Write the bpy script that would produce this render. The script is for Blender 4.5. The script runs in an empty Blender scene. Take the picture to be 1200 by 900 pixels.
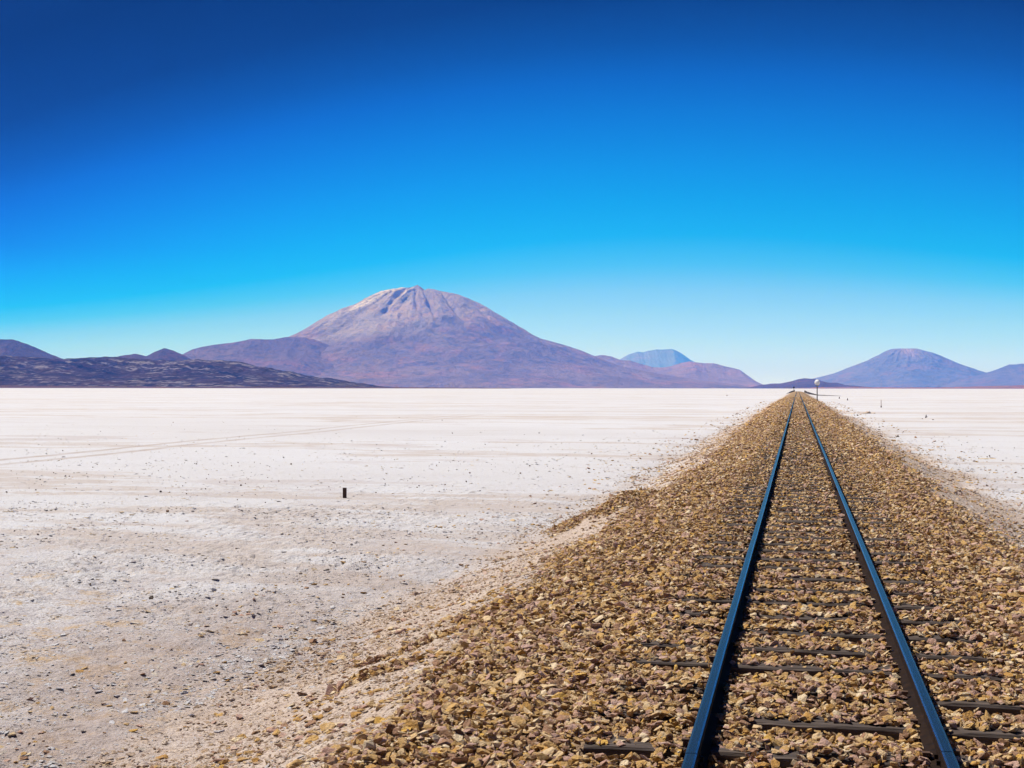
import bpy, math, random
import numpy as np
from mathutils import Matrix, Vector

random.seed(7)
rng = np.random.default_rng(11)
SC = bpy.context.scene
COL = SC.collection

# ------------------------------------------------------------------ camera
FPX = 1550.0                      # focal length in pixels of the 1200 px wide photo
YAW = math.atan(334.6 / FPX)      # the camera looks a little left of the track
CAMZ = 1.654
CAM = np.array([-0.093, 0.0, CAMZ])
HY = 454.7
cam_data = bpy.data.cameras.new('camera')
cam = bpy.data.objects.new('camera', cam_data)
COL.objects.link(cam)
cam_data.sensor_width = 36.0
cam_data.lens = 36.0 * FPX / 1200.0
cam_data.clip_start = 0.05
cam_data.clip_end = 250000.0
PITCH = math.atan((HY - 450.0) / FPX)
cam.matrix_world = (Matrix.Translation(Vector(CAM)) @ Matrix.Rotation(YAW, 4, 'Z')
                    @ Matrix.Rotation(math.pi / 2 + PITCH, 4, 'X') @ Matrix.Rotation(math.radians(0.06), 4, 'Z'))
SC.camera = cam
SC.render.resolution_x, SC.render.resolution_y = 1024, 768

# ------------------------------------------------------------------ sky and sun
SUN_EL = math.radians(56.0)
SUN_AZ = math.radians(-72.0)      # clockwise from +Y (the track): left and a little ahead
world = bpy.data.worlds.new('World')
SC.world = world
world.use_nodes = True
wn, wl = world.node_tree.nodes, world.node_tree.links
wn.clear()
w_out = wn.new('ShaderNodeOutputWorld')
w_bg = wn.new('ShaderNodeBackground')
w_bg.inputs['Strength'].default_value = 0.10
sky = wn.new('ShaderNodeTexSky')
sky.sky_type = 'NISHITA'
sky.sun_disc = False
sky.sun_elevation = SUN_EL
sky.sun_rotation = SUN_AZ
sky.altitude = 3700.0
sky.air_density = 1.0
sky.dust_density = 0.2
sky.ozone_density = 1.0
U0, UK = 0.12, 0.45
w_tc = wn.new('ShaderNodeTexCoord')
w_sep = wn.new('ShaderNodeSeparateXYZ')
w_ramp = wn.new('ShaderNodeValToRGB')
w_mul = wn.new('ShaderNodeVectorMath'); w_mul.operation = 'MULTIPLY'
w_sc = wn.new('ShaderNodeVectorMath'); w_sc.operation = 'SCALE'
wl.new(w_tc.outputs['Generated'], w_sep.inputs[0])
w_mr = wn.new('ShaderNodeMapRange')
w_mr.inputs['From Min'].default_value = 0.0
w_mr.inputs['From Max'].default_value = 0.40
# the sky is deepest away from the middle of the view's bearing: shift the elevation lookup with bearing
w_dot = wn.new('ShaderNodeVectorMath'); w_dot.operation = 'DOT_PRODUCT'
w_dot.inputs[1].default_value = (math.cos(YAW), math.sin(YAW), 0)
wl.new(w_tc.outputs['Generated'], w_dot.inputs[0])


def wmath(op, a, b):
    nd = wn.new('ShaderNodeMath'); nd.operation = op
    for i, v in enumerate((a, b)):
        if isinstance(v, (int, float)): nd.inputs[i].default_value = v
        else: wl.new(v, nd.inputs[i])
    return nd.outputs[0]


w_u = wmath('SUBTRACT', w_dot.outputs['Value'], U0)
w_s = wmath('MULTIPLY', wmath('MULTIPLY', w_u, w_u), UK)
w_k = wmath('MINIMUM', wmath('MULTIPLY', w_sep.outputs['Z'], 10.0), 1.0)
w_t = wmath('MINIMUM', w_u, 0.0)
w_t = wmath('MINIMUM', wmath('MULTIPLY', wmath('MULTIPLY', w_t, w_t), 4.34), 1.2)
w_tint = wn.new('ShaderNodeMix'); w_tint.data_type = 'RGBA'; w_tint.blend_type = 'MIX'
w_tint.clamp_factor = False
wl.new(w_t, w_tint.inputs['Factor'])
w_tint.inputs['A'].default_value = (1, 1, 1, 1)
w_tint.inputs['B'].default_value = (0.70, 0.72, 0.97, 1)
w_z = wmath('ADD', w_sep.outputs['Z'], wmath('MULTIPLY', w_s, w_k))
wl.new(w_z, w_mr.inputs['Value'])
wl.new(w_mr.outputs['Result'], w_ramp.inputs['Fac'])
wl.new(sky.outputs['Color'], w_mul.inputs[0])
wl.new(w_ramp.outputs['Color'], w_mul.inputs[1])
w_mul2 = wn.new('ShaderNodeVectorMath'); w_mul2.operation = 'MULTIPLY'
wl.new(w_mul.outputs[0], w_mul2.inputs[0])
wl.new(w_tint.outputs['Result'], w_mul2.inputs[1])
wl.new(w_mul2.outputs[0], w_sc.inputs[0])
w_sc.inputs['Scale'].default_value = 2.0
wl.new(w_sc.outputs[0], w_bg.inputs['Color'])
wl.new(w_bg.outputs[0], w_out.inputs['Surface'])
# (elevation / 0.4, colour grade): deep, clean high-altitude air
SKY_GRADE = [(0.0, (0.3674, 0.3882, 0.7042)), (0.0335, (0.334, 0.3529, 0.6402)), (0.0642, (0.3404, 0.3861, 0.7038)), (0.0984, (0.3092, 0.3918, 0.6473)), (0.138, (0.2715, 0.3957, 0.5649)), (0.1833, (0.2061, 0.3823, 0.5339)), (0.2322, (0.0763, 0.3636, 0.5237)), (0.2867, (0.0047, 0.3374, 0.5177)), (0.3482, (0.0, 0.3085, 0.5094)), (0.4123, (0.0, 0.2658, 0.5009)), (0.4954, (0.0, 0.1983, 0.4486)), (0.571, (0.0, 0.1325, 0.3657)), (0.6303, (0.0, 0.0763, 0.2255)), (0.7144, (0.0, 0.0289, 0.1009)), (0.84, (0.0, 0.01, 0.05)), (1.0, (0.01, 0.025, 0.07))]
while len(w_ramp.color_ramp.elements) > 1:
    w_ramp.color_ramp.elements.remove(w_ramp.color_ramp.elements[-1])
for i, (p, c) in enumerate(SKY_GRADE):
    e = w_ramp.color_ramp.elements[0] if i == 0 else w_ramp.color_ramp.elements.new(p)
    e.position = p
    e.color = (*c, 1)

sun_data = bpy.data.lights.new('sun', 'SUN')
sun_data.energy = 4.5
sun_data.angle = math.radians(0.53)
sun_data.color = (1.0, 0.955, 0.90)
sun = bpy.data.objects.new('sun', sun_data)
COL.objects.link(sun)
sdir = Vector((math.sin(SUN_AZ) * math.cos(SUN_EL), math.cos(SUN_AZ) * math.cos(SUN_EL), math.sin(SUN_EL)))
sun.rotation_euler = sdir.to_track_quat('Z', 'Y').to_euler()

SC.view_settings.view_transform = 'Standard'
SC.view_settings.look = 'None'
SC.view_settings.exposure = 0.45
SC.view_settings.gamma = 1.0
SC.view_settings.use_curve_mapping = False
SC.cycles.max_bounces = 4
SC.cycles.diffuse_bounces = 2
SC.cycles.glossy_bounces = 2
SC.cycles.volume_bounces = 1
SC.cycles.use_denoising = True

# ------------------------------------------------------------------ helpers
FWD = np.array([-math.sin(YAW), math.cos(YAW)])
RGT = np.array([math.cos(YAW), math.sin(YAW)])
ROLLK = math.tan(math.radians(0.06))


def hor(px):
    return HY + (px - 600.0) * ROLLK


def at_depth(px, D, z=0.0):
    p = CAM[:2] + FWD * D + RGT * D * (px - 600.0) / FPX
    return np.array([p[0], p[1], z])


def on_plane(px, py, z):
    D = FPX * (CAMZ - z) / (py - hor(px))
    return at_depth(px, D, z)


def hash2(ix, iy, seed):
    h = (ix.astype(np.int64) * 374761393 + iy.astype(np.int64) * 668265263 + seed * 974634777) & 0xFFFFFFFF
    h = ((h ^ (h >> 13)) * 1274126177) & 0xFFFFFFFF
    h = h ^ (h >> 16)
    return (h & 0xFFFFFF) / float(0xFFFFFF)


def vnoise(x, y, seed=0):
    ix, iy = np.floor(x), np.floor(y)
    fx, fy = x - ix, y - iy
    fx = fx * fx * fx * (fx * (fx * 6 - 15) + 10)
    fy = fy * fy * fy * (fy * (fy * 6 - 15) + 10)
    a, b = hash2(ix, iy, seed), hash2(ix + 1, iy, seed)
    c, d = hash2(ix, iy + 1, seed), hash2(ix + 1, iy + 1, seed)
    return (a + (b - a) * fx) * (1 - fy) + (c + (d - c) * fx) * fy


def fbm(x, y, octv=4, seed=0, ridge=False):
    s, a, n = 0.0, 1.0, 0.0
    for i in range(octv):
        v = vnoise(x * 1.0, y * 1.0, seed + i * 17)
        if ridge:
            v = 1 - abs(2 * v - 1)
        s = s + a * v
        n += a
        a *= 0.5
        x, y = x * 2.03 + 11.3, y * 2.03 - 7.7
    return s / n


def smooth(a, b, x):
    t = np.clip((x - a) / (b - a), 0, 1)
    return t * t * (3 - 2 * t)


def tag(o, label=None, cat=None, group=None, kind=None):
    if label: o['label'] = label
    if cat: o['category'] = cat
    if group: o['group'] = group
    if kind: o['kind'] = kind
    return o


def link_mesh(name, me, mat=None, parent=None):
    o = bpy.data.objects.new(name, me)
    COL.objects.link(o)
    if mat: me.materials.append(mat)
    if parent: o.parent = parent
    return o


def empty(name, loc=(0, 0, 0), rz=0.0):
    o = bpy.data.objects.new(name, None)
    COL.objects.link(o)
    o.location = loc
    o.rotation_euler = (0, 0, rz)
    o.empty_display_size = 0.2
    return o


def mesh_from(name, V, F):
    me = bpy.data.meshes.new(name)
    me.from_pydata([tuple(map(float, v)) for v in V], [], [tuple(f) for f in F])
    me.update()
    return me


def grid_mesh(name, X, Y, Z, smooth_shade=True):
    """X, Y, Z: arrays (ny, nx)"""
    ny, nx = Z.shape
    co = np.stack([X, Y, Z], -1).reshape(-1, 3).astype(np.float32)
    i = np.arange((ny - 1) * (nx - 1))
    r, c = i // (nx - 1), i % (nx - 1)
    a = r * nx + c
    quads = np.stack([a, a + 1, a + nx + 1, a + nx], -1).astype(np.int32)
    me = bpy.data.meshes.new(name)
    me.vertices.add(len(co)); me.vertices.foreach_set('co', co.ravel())
    me.loops.add(quads.size); me.loops.foreach_set('vertex_index', quads.ravel())
    me.polygons.add(len(quads))
    me.polygons.foreach_set('loop_start', np.arange(0, quads.size, 4, dtype=np.int32))
    me.polygons.foreach_set('loop_total', np.full(len(quads), 4, dtype=np.int32))
    me.update(calc_edges=True)
    me.polygons.foreach_set('use_smooth', np.full(len(quads), smooth_shade))
    return me


def add_attr(me, name, arr):
    a = me.attributes.new(name, 'FLOAT', 'POINT')
    a.data.foreach_set('value', np.asarray(arr, dtype=np.float32).ravel())


class NT:
    """tiny node builder"""
    def __init__(self, name):
        self.m = bpy.data.materials.new(name)
        self.m.use_nodes = True
        self.t = self.m.node_tree
        self.t.nodes.clear()
        self.out = self.n('ShaderNodeOutputMaterial')
        self.b = self.n('ShaderNodeBsdfPrincipled')
        self.t.links.new(self.b.outputs[0], self.out.inputs['Surface'])
        self.obj = self.n('ShaderNodeTexCoord').outputs['Object']

    def n(self, t, **kw):
        nd = self.t.nodes.new(t)
        for k, v in kw.items(): setattr(nd, k, v)
        return nd

    def l(self, a, b): self.t.links.new(a, b)

    def set(self, **kw):
        for k, v in kw.items():
            k = k.replace('_', ' ')
            if hasattr(v, 'is_linked') or hasattr(v, 'links'):
                self.l(v, self.b.inputs[k])
            else:
                self.b.inputs[k].default_value = v
        return self

    def noise(self, scale, detail=4, rough=0.55, dist=0.0, vec=None, off=0.0, dim='3D'):
        nd = self.n('ShaderNodeTexNoise')
        nd.inputs['Scale'].default_value = scale
        nd.inputs['Detail'].default_value = detail
        nd.inputs['Roughness'].default_value = rough
        nd.inputs['Distortion'].default_value = dist
        v = vec or self.obj
        if off:
            a = self.n('ShaderNodeVectorMath', operation='ADD')
            a.inputs[1].default_value = (off, off * 0.7, -off)
            self.l(v, a.inputs[0]); v = a.outputs[0]
        self.l(v, nd.inputs['Vector'])
        return nd.outputs['Fac']

    def vor(self, scale, feature='F1', vec=None, out='Distance', rand=1.0):
        nd = self.n('ShaderNodeTexVoronoi', feature=feature)
        nd.inputs['Scale'].default_value = scale
        nd.inputs['Randomness'].default_value = rand
        self.l(vec or self.obj, nd.inputs['Vector'])
        return nd.outputs[out]

    def mapv(self, scale=(1, 1, 1), rot=(0, 0, 0), loc=(0, 0, 0)):
        nd = self.n('ShaderNodeMapping')
        nd.inputs['Scale'].default_value = scale
        nd.inputs['Rotation'].default_value = rot
        nd.inputs['Location'].default_value = loc
        self.l(self.obj, nd.inputs['Vector'])
        return nd.outputs[0]

    def ramp(self, fac, stops, interp='LINEAR'):
        nd = self.n('ShaderNodeValToRGB')
        cr = nd.color_ramp
        cr.interpolation = interp
        while len(cr.elements) > 1: cr.elements.remove(cr.elements[-1])
        for i, (p, c) in enumerate(stops):
            e = cr.elements[0] if i == 0 else cr.elements.new(p)
            e.position = p
            e.color = (c, c, c, 1) if isinstance(c, (int, float)) else (*c, 1)
        self.l(fac, nd.inputs['Fac'])
        return nd.outputs['Color']

    def mix(self, fac, a, b, mode='MIX'):
        nd = self.n('ShaderNodeMix', data_type='RGBA', blend_type=mode)
        for inp, v in ((nd.inputs['Factor'], fac), (nd.inputs['A'], a), (nd.inputs['B'], b)):
            if isinstance(v, (int, float)): inp.default_value = v
            elif isinstance(v, tuple): inp.default_value = (*v, 1)
            else: self.l(v, inp)
        return nd.outputs['Result']

    def math(self, op, a, b=None, c=None):
        nd = self.n('ShaderNodeMath', operation=op)
        for i, v in enumerate((a, b, c)):
            if v is None: continue
            if isinstance(v, (int, float)): nd.inputs[i].default_value = v
            else: self.l(v, nd.inputs[i])
        return nd.outputs[0]

    def attr(self, name, out='Fac', typ='GEOMETRY'):
        nd = self.n('ShaderNodeAttribute', attribute_name=name, attribute_type=typ)
        return nd.outputs[out]

    def bump(self, h, strength=0.5, dist=0.02, prev=None):
        nd = self.n('ShaderNodeBump')
        nd.inputs['Strength'].default_value = strength
        nd.inputs['Distance'].default_value = dist
        self.l(h, nd.inputs['Height'])
        if prev is not None: self.l(prev, nd.inputs['Normal'])
        return nd.outputs[0]


# ------------------------------------------------------------------ track geometry data
GAUGE = 1.06                                   # between rail head centres
D_SLEEP = [5.27, 5.89, 6.50, 7.08, 7.76, 8.31, 8.91, 9.53, 10.17, 10.81, 11.45, 12.10, 12.72]
S_Y = [d / math.cos(YAW) + 0.02 for d in D_SLEEP]        # y of each front edge
S_Y = [S_Y[0] - 0.64 * k for k in (3, 2, 1)] + S_Y
while S_Y[-1] < 240:
    S_Y.append(S_Y[-1] + 0.635 + random.uniform(-0.03, 0.03))
EXPO = {4: [(-1.07, -0.75), (-0.45, -0.12)],
        5: [(-0.30, 0.38), (0.64, 1.08)],
        6: [(0.62, 1.02)],
        7: [(-1.07, -0.63), (-0.46, 0.05), (0.12, 0.42), (0.65, 1.05)],
        8: [(-1.07, -0.72), (-0.42, 0.36), (0.66, 1.05)],
        9: [(-0.38, 0.0), (0.08, 0.42), (0.62, 1.03)],
        10: [(-1.07, -0.8), (-0.44, 0.25), (0.63, 1.0)],
        11: [(-0.95, -0.63), (-0.42, 0.3), (0.60, 1.0)],
        12: [(-0.43, 0.38), (0.66, 1.03)],
        13: [(-0.2, 0.4), (0.62, 0.95)],
        14: [(-1.0, -0.7), (-0.4, 0.1)],
        15: [(-1.06, 1.06)]}
for i in range(16, len(S_Y)):
    ex = []
    if random.random() < 0.7: ex.append((-1.06 + random.uniform(0, .2), -0.62))
    if random.random() < 0.9: ex.append((random.uniform(-.48, -.25), random.uniform(.2, .45)))
    if random.random() < 0.7: ex.append((0.62, 1.05 - random.uniform(0, .25)))
    EXPO[i] = ex
S_YA = np.array(S_Y)


def near_sleeper(x, y):
    """index of the sleeper whose front edge is nearest, the offset behind its front, and whether it lies bare there"""
    k = np.clip(np.searchsorted(S_YA, y + 0.16) - 1, 0, len(S_YA) - 1)
    off = y - S_YA[k]
    bare = np.zeros(x.shape)
    for i in range(len(S_Y)):
        if S_Y[i] > 60 or not EXPO.get(i): continue
        m = k == i
        if not m.any(): continue
        xx = x[m]
        b = np.zeros(xx.shape)
        for (a, c) in EXPO[i]:
            b = np.maximum(b, smooth(a - 0.05, a + 0.03, xx) * (1 - smooth(c - 0.03, c + 0.05, xx)))
        brk = smooth(0.22, 0.30, fbm(xx * 4.3, xx * 0 + i * 3.7, 3, 19)) if i != 5 else 1.0
        bare[m] = b * brk
    return k, off, bare


# edges of the dense ballast (lateral x for a given y), read off the place
def edge_pts(lst, z):
    P = np.array([on_plane(px, py, z)[:2] for px, py in lst])
    o = np.argsort(P[:, 1])
    return P[o, 1], P[o, 0]


LE = edge_pts([(300, 960), (415, 895), (470, 850), (545, 800), (585, 740), (630, 690), (665, 650), (700, 615), (745, 590),
               (800, 560), (838, 535), (865, 508), (888, 485), (906, 472), (922, 462)], -0.30)
RE = edge_pts([(1330, 790), (1270, 730), (1205, 672), (1165, 632), (1125, 600), (1075, 555), (1045, 530), (1018, 510), (990, 491), (968, 475), (948, 462)], -0.30)
MOUND = on_plane(728, 588, -0.30)
MOUND2 = on_plane(672, 606, -0.55)
TONGUE = [(on_plane(500, 752, -0.45), 0.62, 0.22), (on_plane(440, 800, -0.5), 0.35, 0.25), (on_plane(585, 725, -0.4), 0.45, 0.35)]


def ballast_mask(x, y):
    n = (fbm(x * 0.9, y * 0.45, 3, 5) - 0.5) * 0.9
    l = np.interp(y, LE[0], LE[1]) + n * np.where(x < 0, 1, 0) * 0.8
    r = np.interp(y, RE[0], RE[1]) - 0.18 + n * 0.8
    m = smooth(l - 0.35, l + 0.25, x) * (1 - smooth(r - 0.25, r + 0.35, x))
    for c, sx, sy in TONGUE:
        m = np.maximum(m, smooth(0.25, 0.7, np.exp(-(((x - c[0]) / sx) ** 2 + ((y - c[1]) / sy) ** 2) * 0.7)))
    for c, sx, sy in ((MOUND, 0.55, 1.5), (MOUND2, 0.4, 1.2)):
        m = np.maximum(m, smooth(0.2, 0.6, np.exp(-((x - c[0]) / sx) ** 2 - ((y - c[1]) / sy) ** 2)))
    return m * (1 - smooth(770, 790, y))


FLAT = -0.82


def toe(y, side):
    return 4.45 + (fbm(y * 0.25, y * 0 + side * 9.1, 3, 31) - 0.5) * 1.1


def ground_h(x, y, bed=True):
    ax = abs(x)
    t = np.where(x < 0, toe(y, 1.0), toe(y, 2.0))
    e = 1 - smooth(1.55, t, ax)
    e = np.where(ax < 1.55, 1.0, e)
    e = e * (1 - smooth(745, 790, y))
    h = FLAT + (0.80) * e
    h = h - 0.02
    # spoil heaps along the left shoulder
    h = h + 0.34 * np.exp(-((x - MOUND[0]) / 0.5) ** 2 - ((y - MOUND[1]) / 1.5) ** 2)
    h = h + 0.16 * np.exp(-((x - MOUND2[0]) / 0.45) ** 2 - ((y - MOUND2[1]) / 1.2) ** 2)
    for c, sx, sy in TONGUE:
        h = h + 0.05 * np.exp(-(((x - c[0]) / sx) ** 2 + ((y - c[1]) / sy) ** 2))
    sl = smooth(1.4, 2.2, ax) * (1 - smooth(t, t + 1.5, ax))
    h = h + sl * (fbm(x * 1.3, y * 0.8, 3, 77) - 0.5) * 0.14
    return h


def bed_h(x, y):
    """surface of the ballast inside the sleeper zone"""
    k, off, bare = near_sleeper(x, y)
    inz = 1 - smooth(1.08, 1.3, abs(x))
    n = (fbm(x * 3.1, y * 3.1, 3, 3) - 0.5) * 0.05
    cover = np.exp(-((off - 0.08) / 0.16) ** 2) * 0.022
    b = -0.006 + n + cover * (1 - bare)
    strip = smooth(-0.13, -0.05, off) * (1 - smooth(0.02, 0.10, off))
    b = b - bare * strip * np.where(k == 5, 0.055, 0.052)
    return b * inz - 0.015 * (1 - inz), bare, off, inz


# ------------------------------------------------------------------ materials
def mat_ground():
    g = NT('salt_and_dirt')
    dirt, grav, rough = g.attr('dirt'), g.attr('gravel'), g.attr('rough')
    n1, n2, n3 = g.noise(0.035, 5), g.noise(0.9, 10, 0.80), g.noise(9.0, 6, 0.72)
    st = g.noise(0.02, 10, 0.68, vec=g.mapv((0.34, 1.0, 1), rot=(0, 0, -YAW)))     # wind and water lines across the flat
    st2 = g.noise(0.02, 4, 0.6, vec=g.mapv((0.10, 1.0, 1), rot=(0, 0, -YAW)), off=31)
    white, grey, mauve, ochre = (0.615, 0.615, 0.65), (0.50, 0.475, 0.49), (0.39, 0.32, 0.325), (0.54, 0.37, 0.19)
    c = g.mix(g.ramp(n1, [(0.38, 0.0), (0.62, 0.7)]), white, (0.57, 0.555, 0.57))
    c = g.mix(g.ramp(st, [(0.50, 0.0), (0.64, 0.5)]), c, grey)
    c = g.mix(g.ramp(st, [(0.455, 0.0), (0.475, 0.75), (0.49, 0.0)]), c, (0.46, 0.38, 0.335))
    c = g.mix(g.ramp(st2, [(0.56, 0.0), (0.66, 0.5)]), c, (0.50, 0.41, 0.35))
    st3 = g.noise(0.25, 8, 0.7, vec=g.mapv((0.45, 1.0, 1), rot=(0, 0, -YAW)), off=57)
    c = g.mix(g.ramp(st3, [(0.57, 0.0), (0.62, 0.40)]), c, (0.42, 0.345, 0.33))
    c = g.mix(g.math('MULTIPLY', g.ramp(n3, [(0.50, 0.0), (0.68, 1.0)]), 0.45), c, (0.48, 0.42, 0.41))
    # near the camera the crust is broken and dirty
    dm = g.math('MULTIPLY', g.ramp(n2, [(0.40, 0.0), (0.58, 1.0)]), rough)
    c = g.mix(g.math('MULTIPLY', dm, 0.55), c, mauve)
    om = g.math('MULTIPLY', g.ramp(g.noise(1.9, 10, 0.85, off=12), [(0.52, 0.0), (0.58, 1.0)]), g.math('MULTIPLY', rough, rough))
    c = g.mix(g.math('MULTIPLY', om, 0.85), c, ochre)
    wm = g.math('MULTIPLY', g.ramp(g.noise(3.3, 9, 0.8, off=25), [(0.55, 0.0), (0.62, 0.9)]), rough)
    c = g.mix(wm, c, (0.62, 0.61, 0.64))
    fine = g.noise(34, 5, 0.75)
    c = g.mix(g.math('MULTIPLY', g.ramp(fine, [(0.50, 0.0), (0.62, 0.8)]), rough), c, (0.17, 0.125, 0.11))
    c = g.mix(g.math('MULTIPLY', g.ramp(g.noise(17, 5, 0.75, off=41), [(0.54, 0.0), (0.62, 0.8)]), rough), c, (0.62, 0.57, 0.55))
    c = g.mix(g.math('MULTIPLY', g.attr('brown'), 0.85), c, g.mix(g.ramp(n3, [(0.35, 0.0), (0.65, 1.0)]), (0.27, 0.20, 0.17), (0.44, 0.355, 0.32)))
    # dirt of the bank
    d = g.mix(g.ramp(n2, [(0.35, 0.0), (0.65, 1.0)]), (0.64, 0.51, 0.425), (0.52, 0.40, 0.32))
    d = g.mix(g.ramp(n3, [(0.46, 0.0), (0.70, 0.8)]), d, (0.62, 0.53, 0.46))
    d = g.mix(g.ramp(fine, [(0.48, 0.0), (0.62, 0.9)]), d, (0.16, 0.105, 0.075))
    c = g.mix(dirt, c, d)
    # broken stone bed far along the track
    v = g.vor(13.0, out='Color')
    gv = g.ramp(g.noise(9, 5, 0.75, off=5), [(0.28, (0.05, 0.033, 0.018)), (0.45, (0.24, 0.155, 0.08)), (0.6, (0.42, 0.29, 0.17)), (0.75, (0.60, 0.46, 0.31))])
    gv = g.mix(0.35, gv, g.ramp(v, [(0.2, (0.16, 0.10, 0.055)), (0.5, (0.40, 0.27, 0.15)), (0.8, (0.34, 0.22, 0.17))]))
    c = g.mix(grav, c, gv)
    # two wheel tracks across the flat
    P, Q = on_plane(0, 541, FLAT), on_plane(400, 501, FLAT)
    sep = g.n('ShaderNodeSeparateXYZ'); g.l(g.obj, sep.inputs[0])
    dx, dy = Q[0] - P[0], Q[1] - P[1]
    L = math.hypot(dx, dy)
    nx, ny = -dy / L, dx / L
    dd = g.math('ADD', g.math('MULTIPLY', sep.outputs['X'], nx), g.math('MULTIPLY', sep.outputs['Y'], ny))
    dd = g.math('SUBTRACT', dd, nx * P[0] + ny * P[1])
    along = g.math('ADD', g.math('MULTIPLY', sep.outputs['X'], dx / L), g.math('MULTIPLY', sep.outputs['Y'], dy / L))
    along = g.math('SUBTRACT', along, P[0] * dx / L + P[1] * dy / L)
    bend = g.math('MULTIPLY', g.math('SUBTRACT', g.noise(0.05, 2, 0.5, off=3), 0.5), 1.8)
    dd = g.math('ADD', dd, bend)
    dd = g.math('ADD', dd, g.math('MULTIPLY', g.math('SUBTRACT', g.noise(1.3, 3), 0.5), 0.5))
    w = g.math('ABSOLUTE', g.math('SUBTRACT', g.math('ABSOLUTE', dd), 0.80))
    tr = g.ramp(w, [(0.06, 1.0), (0.42, 0.0)])
    brk = g.ramp(g.noise(0.5, 4, 0.6, off=9), [(0.30, 0.35), (0.55, 1.0)])
    fade = g.ramp(g.math('DIVIDE', along, 100.0), [(0.0, 1.0), (0.55, 0.85), (1.0, 0.0)])
    trm = g.math('MULTIPLY', g.math('MULTIPLY', tr, brk), fade)
    c = g.mix(g.math('MULTIPLY', trm, 0.8), c, (0.40, 0.32, 0.285))
    h = g.math('ADD', g.math('MULTIPLY', g.noise(5, 6, 0.7), 1.0), g.math('MULTIPLY', g.noise(28, 5, 0.7), 0.4))
    b0 = g.bump(g.noise(1.6, 7, 0.75, off=71), 0.4, 0.08)
    b1 = g.bump(h, 1.0, 0.06, b0)
    b2 = g.bump(g.vor(22, 'DISTANCE_TO_EDGE'), 0.35, 0.012, b1)
    g.set(Base_Color=c, Roughness=0.92, Normal=b2)
    g.b.inputs['Specular IOR Level'].default_value = 0.25
    return g.m


def mat_stone():
    g = NT('broken_stone')
    oi = g.n('ShaderNodeObjectInfo').outputs['Random']
    base = g.ramp(oi, [(0.0, (0.52, 0.32, 0.12)), (0.14, (0.66, 0.45, 0.22)), (0.26, (0.36, 0.20, 0.12)), (0.36, (0.75, 0.55, 0.32)),
                       (0.46, (0.52, 0.28, 0.07)), (0.55, (0.55, 0.34, 0.27)), (0.66, (0.84, 0.68, 0.46)), (0.73, (0.20, 0.10, 0.05)),
                       (0.81, (0.62, 0.38, 0.13)), (0.89, (0.58, 0.38, 0.31)), (0.97, (0.72, 0.43, 0.09))], 'CONSTANT')
    n = g.noise(1.7, 5, 0.7)
    c = g.mix(g.ramp(n, [(0.42, 0.0), (0.72, 0.6)]), base, (0.38, 0.21, 0.09))
    c = g.mix(g.ramp(g.noise(3.0, 4, 0.7, off=4), [(0.55, 0.0), (0.68, 0.55)]), c, (0.78, 0.65, 0.48))
    g.set(Base_Color=c, Roughness=0.8, Normal=g.bump(g.noise(4, 5, 0.7), 0.6, 0.12))
    g.b.inputs['Specular IOR Level'].default_value = 0.35
    return g.m


def mat_flake():
    g = NT('salt_crust')
    oi = g.n('ShaderNodeObjectInfo').outputs['Random']
    base = g.ramp(oi, [(0.0, (0.60, 0.585, 0.60)), (0.25, (0.52, 0.475, 0.475)), (0.45, (0.64, 0.63, 0.66)), (0.64, (0.58, 0.42, 0.22)),
                       (0.76, (0.45, 0.38, 0.38)), (0.86, (0.60, 0.52, 0.44)), (0.975, (0.28, 0.20, 0.17))], 'CONSTANT')
    c = g.mix(g.ramp(g.noise(2.5, 5, 0.7), [(0.4, 0.0), (0.7, 0.6)]), base, (0.62, 0.59, 0.60))
    g.set(Base_Color=c, Roughness=0.9, Normal=g.bump(g.noise(5, 5, 0.7), 0.6, 0.1))
    return g.m


def mat_clod():
    g = NT('dirt_clod')
    oi = g.n('ShaderNodeObjectInfo').outputs['Random']
    base = g.ramp(oi, [(0.0, (0.58, 0.43, 0.31)), (0.25, (0.46, 0.31, 0.19)), (0.45, (0.66, 0.54, 0.44)), (0.6, (0.52, 0.36, 0.20)),
                       (0.75, (0.40, 0.26, 0.18)), (0.88, (0.60, 0.42, 0.34)), (0.96, (0.22, 0.14, 0.09))], 'CONSTANT')
    c = g.mix(g.ramp(g.noise(2.5, 5, 0.7), [(0.4, 0.0), (0.7, 0.5)]), base, (0.62, 0.49, 0.38))
    g.set(Base_Color=c, Roughness=0.9, Normal=g.bump(g.noise(5, 5, 0.7), 0.6, 0.1))
    return g.m


def mat_dark_stone():
    g = NT('dark_stone')
    oi = g.n('ShaderNodeObjectInfo').outputs['Random']
    base = g.ramp(oi, [(0.0, (0.07, 0.05, 0.04)), (0.4, (0.12, 0.075, 0.05)), (0.75, (0.18, 0.11, 0.07))], 'CONSTANT')
    c = g.mix(g.ramp(g.noise(3, 4, 0.7), [(0.4, 0.0), (0.7, 0.5)]), base, (0.24, 0.17, 0.12))
    g.set(Base_Color=c, Roughness=0.85, Normal=g.bump(g.noise(5, 4), 0.5, 0.1))
    return g.m


def mat_sleeper():
    g = NT('weathered_wood')
    n = g.noise(3.0, 6, 0.65, vec=g.mapv((0.8, 12, 12)))
    c = g.ramp(n, [(0.3, (0.022, 0.015, 0.013)), (0.52, (0.06, 0.042, 0.035)), (0.72, (0.16, 0.12, 0.10))])
    g.set(Base_Color=c, Roughness=0.85, Normal=g.bump(n, 0.9, 0.01))
    return g.m


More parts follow.
